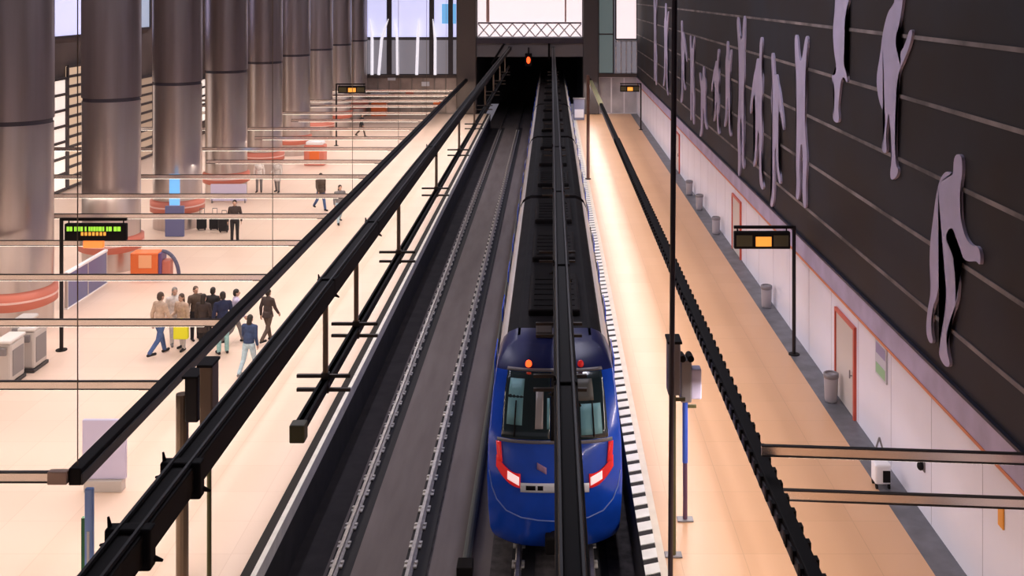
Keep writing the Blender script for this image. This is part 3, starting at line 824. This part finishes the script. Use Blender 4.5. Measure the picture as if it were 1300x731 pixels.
# white cleaning cart near wall under the bars
s = 625/10.5
t = thing('cleaning_trolley', 'small white and black trolley by the wall seen between cross bars', 'trolley', ((1119-700)/s, F/s, .003))
obj('trolley_body', bx(-.18, .16, -.16, .16, .10, .52, bev=.04), M_white, t)
obj('trolley_bag', bx(-.02, .14, -.18, -.155, .15, .40, bev=.01), M_black, t)
for a in (-.14, .12):
    for c in (-.12, .12):
        b = nb(); tube(b, (a-.02, c, .05), (a+.02, c, .05), .05, n=12); obj('wheel', b, M_black, t)
b = nb(); tube(b, (-.15, .14, .5), (.02, .20, .95), .02); tube(b, (.13, .14, .5), (.02, .20, .95), .02); obj('handle', b, M_greymetal, t)

# wall fixtures
Yp = XR*F/(1120-700)
t = thing('wall_poster', 'small white and green poster on the white wall past the door', 'poster', (XR-.02, Yp, 1.78))
obj('poster_sheet', bx(-.02, .02, -.38, .38, 0, .80), M_poster, t)
obj('poster_panel', bx(-.025, -.018, -.32, .32, .05, .28), M_postergreen, t)
obj('poster_heading', bx(-.025, -.018, -.32, .32, .50, .74), M_posterpurple, t)
Yp = XR*F/(1173-700)
t = thing('wall_camera', 'tiny black dome camera on the white wall', 'camera', (XR, Yp, 1.0))
b = nb(); ellip(b, (-.07, 0, 0), (.07, .08, .09)); obj('dome', b, M_black, t, smooth=True)
obj('mount', bx(-.03, 0, -.09, .09, -.1, .1, bev=.01), M_greymetal, t)
Yp = XR*F/(1272-700)
t = thing('wall_sign', 'orange warning plate on white wall at lower right', 'sign', (XR, Yp, 1.62))
obj('plate', bx(-.03, 0, -.10, .10, 0, .40, bev=.01), mat('orange_plate', (.90, .36, .04), .4), t)
# red signal at the portal
t = thing('signal_lamp', 'red signal light hanging in the tunnel portal', 'signal', (ex(671), YE-.3, ez(76)))
b = nb(); ellip(b, (0, -.12, 0), (.17, .10, .30)); obj('red_lens', b, M_redlamp, t, smooth=True)
obj('signal_case', bx(-.3, .3, -.1, .1, -.55, .60, bev=.04), M_black, t)
obj('signal_bracket', bx(-.05, .05, -.05, .2, .6, 1.1), M_black, t)
# portal railing
t = thing('footbridge_railing', 'white lattice railing above the tunnel portal', 'railing', (0, YE-.2, ez(48)))
x0, x1 = ex(607), ex(738); H = ez(28)-ez(48)
b = nb(); box(b, x0, x1, -.05, .05, H-.14, H); obj('top_rail', b, mat('purple_grey_rail', (.22, .17, .22), .5), t)
b = nb(); box(b, x0, x1, -.04, .04, 0, .12); obj('bottom_rail', b, M_white, t)
b = nb(); n = 9
for k in range(n):
    a = x0+(x1-x0)*k/n; c = x0+(x1-x0)*(k+1)/n
    tube(b, (a, 0, .1), (c, 0, H-.12), .06, n=6); tube(b, (c, .02, .1), (a, .02, H-.12), .06, n=6)
obj('lattice', b, M_white, t)
# diagonal struts under slab
t = thing('portal_brace', 'dark diagonal brace across the left of the portal fascia', 'brace', (ex(633), YE-.52, ez(72)))
b = nb(); tube(b, (-.6, 0, -.6), (.5, 0, 1.15), .09, n=8); obj('brace_bar', b, M_black, t)
t = thing('portal_pipe', 'vertical dark pipe on the portal fascia beside the signal', 'pipe', (ex(697), YE-.2, ez(75)))
b = nb(); tube(b, (0, 0, 0), (0, 0, 1.4), .09, n=8); obj('pipe_run', b, M_black, t)
# blue/grey signal cabinet stack beside train at the end of right platform
t = thing('signal_cabinet', 'pale blue grey cabinet with white front at far right platform end', 'cabinet', (ex(733), YE-4.2, 0))
t.location.x = 2.3
obj('cabinet_body', bx(-.45, .45, -.3, .3, 0, 1.7, bev=.04), mat('blue_grey_cabinet', (.25, .26, .36), .5), t)
obj('cabinet_door', bx(-.38, .38, -.33, -.30, .2, .9, bev=.01), M_white, t)
obj('cabinet_lid', bx(-.5, .5, -.34, .34, 1.7, 1.8, bev=.02), M_greymetal, t)

# ------------------------------------------------------------------ people
CACHE = {}
def remesh(bm, vox):
    me = bpy.data.meshes.new('raw'); bm.to_mesh(me); bm.free()
    o = bpy.data.objects.new('raw', me); C.objects.link(o)
    md = o.modifiers.new('r', 'REMESH'); md.mode = 'VOXEL'; md.voxel_size = vox
    sm = o.modifiers.new('s', 'SMOOTH'); sm.iterations = 3; sm.factor = .5
    dg = bpy.context.evaluated_depsgraph_get()
    out = bpy.data.meshes.new_from_object(o.evaluated_get(dg))
    bpy.data.objects.remove(o); bpy.data.meshes.remove(me)
    for p in out.polygons: p.use_smooth = True
    return out

def joints(pose):
    """1.75 m figure facing -Y. returns joint dict"""
    st = pose.get('stride', .0); J = {}
    lean = pose.get('lean', 0)
    J['pel'] = Vector((0, 0, .94)); J['chest'] = Vector((0, -.02-lean, 1.30)); J['neck'] = Vector((0, -.015-lean*1.3, 1.49)); J['head'] = Vector((0, -.035-lean*1.5, 1.63))
    for s, n in ((-1, 'L'), (1, 'R')):
        a = st*(1 if s > 0 else -1)
        hip = Vector((s*.095, 0, .90))
        kn = hip+Vector((s*.01, -math.sin(a)*.42, -math.cos(a)*.42))
        b = a-.10 if a >= 0 else a-.45*abs(a)/.35
        if st == 0: b = 0
        an = kn+Vector((s*.005, -math.sin(b)*.40, -math.cos(b)*.40))
        J['hip'+n], J['kn'+n], J['an'+n] = hip, kn, an
        J['toe'+n] = an+Vector((s*.03, -.16, -.045)); J['heel'+n] = an+Vector((0, .05, -.04))
        sh = Vector((s*.185, -.01-lean, 1.42))
        aa = -a*.8
        f = pose.get('fore'+n, .15)
        el = sh+Vector((s*(.05+pose.get('out', 0)), -math.sin(aa)*.28, -math.cos(aa)*.28))
        wr = el+Vector((s*.01, -math.sin(aa+f)*.25, -math.cos(aa+f)*.25))
        J['sh'+n], J['el'+n], J['wr'+n] = sh, el, wr
    low = min(J['heelL'].z, J['heelR'].z, J['toeL'].z, J['toeR'].z)-.035
    for k in J: J[k].z -= low
    return J

def person_meshes(key):
    if key in CACHE: return CACHE[key]
    pose = POSES[key]; J = joints(pose)
    out = {}
    # continuous body
    b = nb()
    hd = J['head']
    ellip(b, hd+Vector((0, .005, .025)), (.075, .095, .10)); ellip(b, hd+Vector((0, -.03, -.045)), (.055, .062, .062))
    ellip(b, hd+Vector((0, -.098, -.012)), (.014, .022, .024)); ellip(b, hd+Vector((0, -.085, -.055)), (.026, .014, .010))
    ellip(b, hd+Vector((0, -.082, .022)), (.05, .018, .012))
    for s in (-1, 1): ellip(b, hd+Vector((s*.078, .012, -.005)), (.012, .022, .032))
    capsule(b, J['neck']+Vector((0, 0, -.06)), J['neck']+Vector((0, -.01, .08)), .056, .05)
    ellip(b, J['chest']+Vector((0, 0, .03)), (.155, .10, .19)); ellip(b, J['pel']+Vector((0, 0, .16)), (.13, .09, .18)); ellip(b, J['pel'], (.15, .105, .12))
    for n in 'LR':
        s = -1 if n == 'L' else 1
        capsule(b, J['hip'+n], J['kn'+n], .082, .052); capsule(b, J['kn'+n], J['an'+n], .052, .036)
        capsule(b, J['an'+n]+Vector((0, 0, -.01)), J['toe'+n], .035, .026); capsule(b, J['heel'+n], J['toe'+n], .03, .028)
        capsule(b, J['chest']+Vector((s*.08, 0, .13)), J['sh'+n], .06, .055)
        capsule(b, J['sh'+n], J['el'+n], .05, .039); capsule(b, J['el'+n], J['wr'+n], .039, .026)
        d = (J['wr'+n]-J['el'+n]).normalized(); w = J['wr'+n]
        # palm: thin side across X, broad along Y
        fwd = Vector((0, -1, 0)); fwd = (fwd-d*fwd.dot(d)).normalized()
        inn = Vector((-s, 0, 0))
        for q in (-1, 0, 1): capsule(b, w+d*.015+fwd*q*.018, w+d*.085+fwd*q*.026, .016, .015, 8)
        for q, ln in ((-1.5, .058), (-.5, .07), (.5, .076), (1.5, .066)):
            k0 = w+d*.088+fwd*q*.0215; k1 = k0+d*ln*.55+inn*.006; k2 = k1+d*ln*.5+inn*.022
            capsule(b, k0, k1, .0092, .0086, 8); capsule(b, k1, k2, .0086, .0075, 8)
        t0 = w+d*.03+fwd*.034; t1 = t0+d*.032+fwd*.026+inn*.01; t2 = t1+d*.03+fwd*.006+inn*.012
        capsule(b, t0, t1, .0115, .0105, 8); capsule(b, t1, t2, .0105, .009, 8)
    out['body'] = remesh(b, .0085)
    # jacket
    cl = pose.get('coat', .0)
    b = nb()
    ellip(b, J['chest']+Vector((0, 0, .03)), (.185, .128, .20)); ellip(b, J['pel']+Vector((0, 0, .17)), (.165, .12, .20)); ellip(b, J['pel']+Vector((0, 0, .06)), (.172, .128, .13))
    capsule(b, J['neck']+Vector((0, .01, -.07)), J['neck']+Vector((0, .005, .0)), .085, .068)
    if cl:
        tube(b, J['pel']+Vector((0, 0, .1)), J['pel']+Vector((0, 0, -cl)), .155, .19, 14)
    for n in 'LR':
        s = -1 if n == 'L' else 1
        capsule(b, J['chest']+Vector((s*.08, 0, .12)), J['sh'+n], .08, .075)
        capsule(b, J['sh'+n], J['el'+n], .07, .056); capsule(b, J['el'+n], J['wr'+n]-(J['wr'+n]-J['el'+n]).normalized()*.01, .056, .042)
    out['jacket'] = remesh(b, .014)
    b = nb()
    ellip(b, J['pel']+Vector((0, 0, -.005)), (.170, .126, .138))
    for n in 'LR':
        capsule(b, J['hip'+n], J['kn'+n], .098, .070); capsule(b, J['kn'+n], J['an'+n]+Vector((0, 0, .015)), .070, .058)
    out['trousers'] = remesh(b, .014)
    for n in 'LR':
        b = nb(); capsule(b, J['heel'+n]+Vector((0, 0, .006)), J['toe'+n]+Vector((0, 0, .006)), .041, .040); ellip(b, J['an'+n]+Vector((0, -.02, -.01)), (.045, .06, .045))
        out['shoe'+n] = remesh(b, .010)
    b = nb()
    ellip(b, hd+Vector((0, .018, .045)), (.086, .098, .095)); ellip(b, hd+Vector((0, .045, .0)), (.082, .072, .10))
    if pose.get('long'): ellip(b, hd+Vector((0, .065, -.10)), (.085, .05, .14))
    out['hair'] = remesh(b, .010)
    CACHE[key] = out
    return out
POSES = {'stand': dict(stride=0, out=.02), 'walk': dict(stride=.34, foreL=.35, foreR=.35, coat=.08), 'walk2': dict(stride=-.28, foreL=.5, foreR=.3, lean=.03, long=True),
         'coat': dict(stride=.10, coat=.32, foreL=1.2, foreR=.3, long=True), 'hold': dict(stride=0, foreL=1.5, foreR=1.4, out=.01)}
def person(px, py, h, key, rz, label, cols, long=False):
    s = (py+8)/CAMZ
    t = thing('person', label, 'person', ((px-700)/s, F/s, 0), rz)
    k = h/1.75
    t.scale = (k, k, k)
    pm = person_meshes(key)
    hair, jk, tr, shoe = cols
    def put(n, m):
        me = pm[n]
        if not me.materials: me.materials.append(M_skin)
        o = bpy.data.objects.new(n.rstrip('LR'), me); C.objects.link(o)
        o.parent = t
        o.material_slots[0].link = 'OBJECT'; o.material_slots[0].material = m
        return o
    put('body', M_skin); put('jacket', jk); put('trousers', tr); put('shoeL', shoe); put('shoeR', shoe); put('hair', hair)
    return t
def cm(n, c): return mat('cloth_'+n, c, .85, var=.12, scale=14)
BK = cm('black', (.018, .015, .018)); DB = cm('dark_blue', (.03, .05, .12)); BR = cm('brown', (.09, .06, .045)); DBR = cm('dark_brown', (.05, .033, .03))
GY = cm('grey', (.20, .18, .18)); LG = cm('light_grey', (.55, .50, .48)); JN = cm('jeans', (.07, .12, .28)); LJ = cm('light_jeans', (.42, .55, .62)); BE = cm('beige', (.55, .40, .30)); LI = cm('lilac', (.50, .45, .62)); WH = cm('white', (.72, .66, .63))
NV = cm('navy', (.015, .02, .06)); TL = cm('teal', (.30, .52, .52))
HD = mat('hair_dark', (.02, .013, .01), .6); HB = mat('hair_brown', (.08, .045, .03), .6); HG = mat('hair_grey', (.25, .22, .2), .6)
person(298, 308, 1.80, 'stand', .2, 'man in brown jacket and black trousers standing alone before fourth column', (HD, DBR, BK, BK))
person(203, 451, 1.86, 'walk', 2.6, 'walker in pale top and blue jeans left of the group', (HB, BE, JN, BK))
person(221, 436, 1.72, 'walk2', .6, 'pale grey clad walker just right of the blue-jeans walker', (HG, WH, LG, GY))
person(231, 444, 1.66, 'coat', -.4, 'person in pale beige coat holding the yellow bag', (HB, BE, LG, BK))
person(248, 431, 1.62, 'stand', .8, 'person in brown jacket at the left end of the dark group', (HB, BR, BK, BK))
person(258, 446, 1.68, 'coat', 2.9, 'person in long dark brown coat in the group front', (HD, DBR, BK, BK))
person(270, 434, 1.64, 'hold', 3.0, 'person in black jacket at the middle of the group', (HD, BK, BK, BK))
person(283, 449, 1.80, 'stand', -2.6, 'person in navy jacket second from the right in the group', (HD, NV, TL, BK))
person(299, 436, 1.66, 'walk', 2.0, 'person in lilac top at the right end of the group', (HD, LI, GY, BK))
person(316, 476, 1.66, 'walk2', 2.9, 'walker in dark blue jacket and light jeans between the two beams', (HD, DB, LJ, GY))
person(340, 434, 1.62, 'walk', 2.7, 'walker in brown jacket right of the light-jeans walker', (HD, DBR, BR, BK))
person(407, 267, 1.84, 'walk', .7, 'man in brown jacket and dark cap near the left beam', (HD, BR, JN, BK))
person(431, 284, 1.80, 'walk2', .5, 'person in grey jacket with pale jeans hidden by left beam', (HD, GY, LJ, BK))
person(329, 244, 1.72, 'stand', .1, 'pale clad distant person left of two by the fifth column', (HB, WH, GY, BK))
person(352, 244, 1.72, 'coat', -.2, 'pale clad distant person right of two by the fifth column', (HG, LG, GY, BK))
person(459, 174, 1.72, 'walk', 1.2, 'farthest dark-clad walker on the left platform', (HD, BK, BR, BK))
# belongings
s = 452/CAMZ
t = thing('shopping_bag', 'bright yellow shopping bag carried in front of the group', 'bag', ((237-700)/s, F/s-.45, .48))
obj('bag_body', bx(-.21, .21, -.08, .08, 0, .44, bev=.03), M_yellowbag, t)
b = nb()
for k in range(8):
    a0, a1 = PI*k/8, PI*(k+1)/8
    tube(b, (.10*math.cos(a0), 0, .43+.16*math.sin(a0)), (.10*math.cos(a1), 0, .43+.16*math.sin(a1)), .012, n=6)
obj('bag_handle', b, M_yellowbag, t)
def suitcase(px, py, label):
    s = (py+8)/CAMZ
    t = thing('suitcase', label, 'suitcase', ((px-700)/s, F/s, 0))
    obj('case_shell', bx(-.2, .2, -.13, .13, .06, .62, bev=.05), BK, t)
    b = nb(); tube(b, (-.1, .08, .6), (-.1, .08, .95), .012); tube(b, (.1, .08, .6), (.1, .08, .95), .012); tube(b, (-.1, .08, .95), (.1, .08, .95), .016); obj('pull_handle', b, M_greymetal, t)
    for a in (-.15, .15):
        b = nb(); tube(b, (a-.02, 0, .04), (a+.02, 0, .04), .04, n=12); obj('wheel', b, M_black, t)
suitcase(272, 292, 'dark suitcase left of two behind the man in brown jacket')
suitcase(284, 295, 'dark suitcase right of two, close to the man in brown jacket')
suitcase(256, 292, 'dark suitcase below the third column, apart from the pair')

# ------------------------------------------------------------------ light
def area(name, loc, sx, sy, power, col, rot=(0, 0, 0)):
    l = bpy.data.lights.new(name, 'AREA'); l.shape = 'RECTANGLE'; l.size = sx; l.size_y = sy; l.energy = power; l.color = col
    o = bpy.data.objects.new(name, l); C.objects.link(o); o.location = loc; o.rotation_euler = rot
    return o
WARM = (1, .86, .74)
area('beam_lamp', (-.987*hA, 52, zA-.19), .14, 72, 800, WARM)
for n in range(NB):
    area('bar_lamp', (-.987*hA-8.8, 15.9+3.73*n, zA-.13), 16, .1, 180, WARM)
# two unseen lit bars of the same row, added to light the near floor
for n, Y in enumerate((12.17, 8.44)):
    o = struct('trim_%d' % (9+n), bx(-25, -7.5, Y-.035, Y+.035, zA-.085, zA+.085), M_barweb)
    obj('lamp_tube', bx(-24.6, -7.9, Y-.02, Y+.02, zA-.092, zA-.0855), M_lampW, o)
    area('bar_lamp', (-.987*hA-8.8, Y, zA-.13), 16, .1, 220, WARM)
area('beam_lamp', (.447*hA, 46.3, zA-.19), .14, 85, 1630, (1, .89, .85))
# unseen ceiling luminaires, added to light the upper hall
for k, (x, y) in enumerate(((-20, 30), (-20, 65), (-8, 30), (-8, 65), (2, 30), (2, 65))):
    lt = thing('added_ceiling_luminaire', 'added ceiling luminaire', 'lamp', (x, y, 16.85), group='added ceiling luminaires')
    lt['label'] = 'added unseen ceiling luminaire in the hall roof, %s of six' % ORD[k]
    obj('housing', bx(-.35, .35, -8, 8, -.10, .14, bev=.03), M_greymetal, lt)
    obj('diffuser', bx(-.3, .3, -7.9, 7.9, -.13, -.10), M_lampC, lt)
    area('added_ceiling_lamp', (x, y, 16.70),   .6, 16, 700, (.86, .84, 1.0))
w = bpy.data.worlds.new('world'); SC.world = w; w.use_nodes = True
w.node_tree.nodes['Background'].inputs[0].default_value = (.55, .5, .6, 1)
w.node_tree.nodes['Background'].inputs[1].default_value = .25

SC.view_settings.view_transform = 'Standard'; SC.view_settings.look = 'None'
SC.view_settings.gamma = 1; SC.view_settings.exposure = 0; SC.view_settings.use_curve_mapping = False
SC.cycles.use_denoising = True
SC.cycles.max_bounces = 6
SC.cycles.sample_clamp_indirect = 4
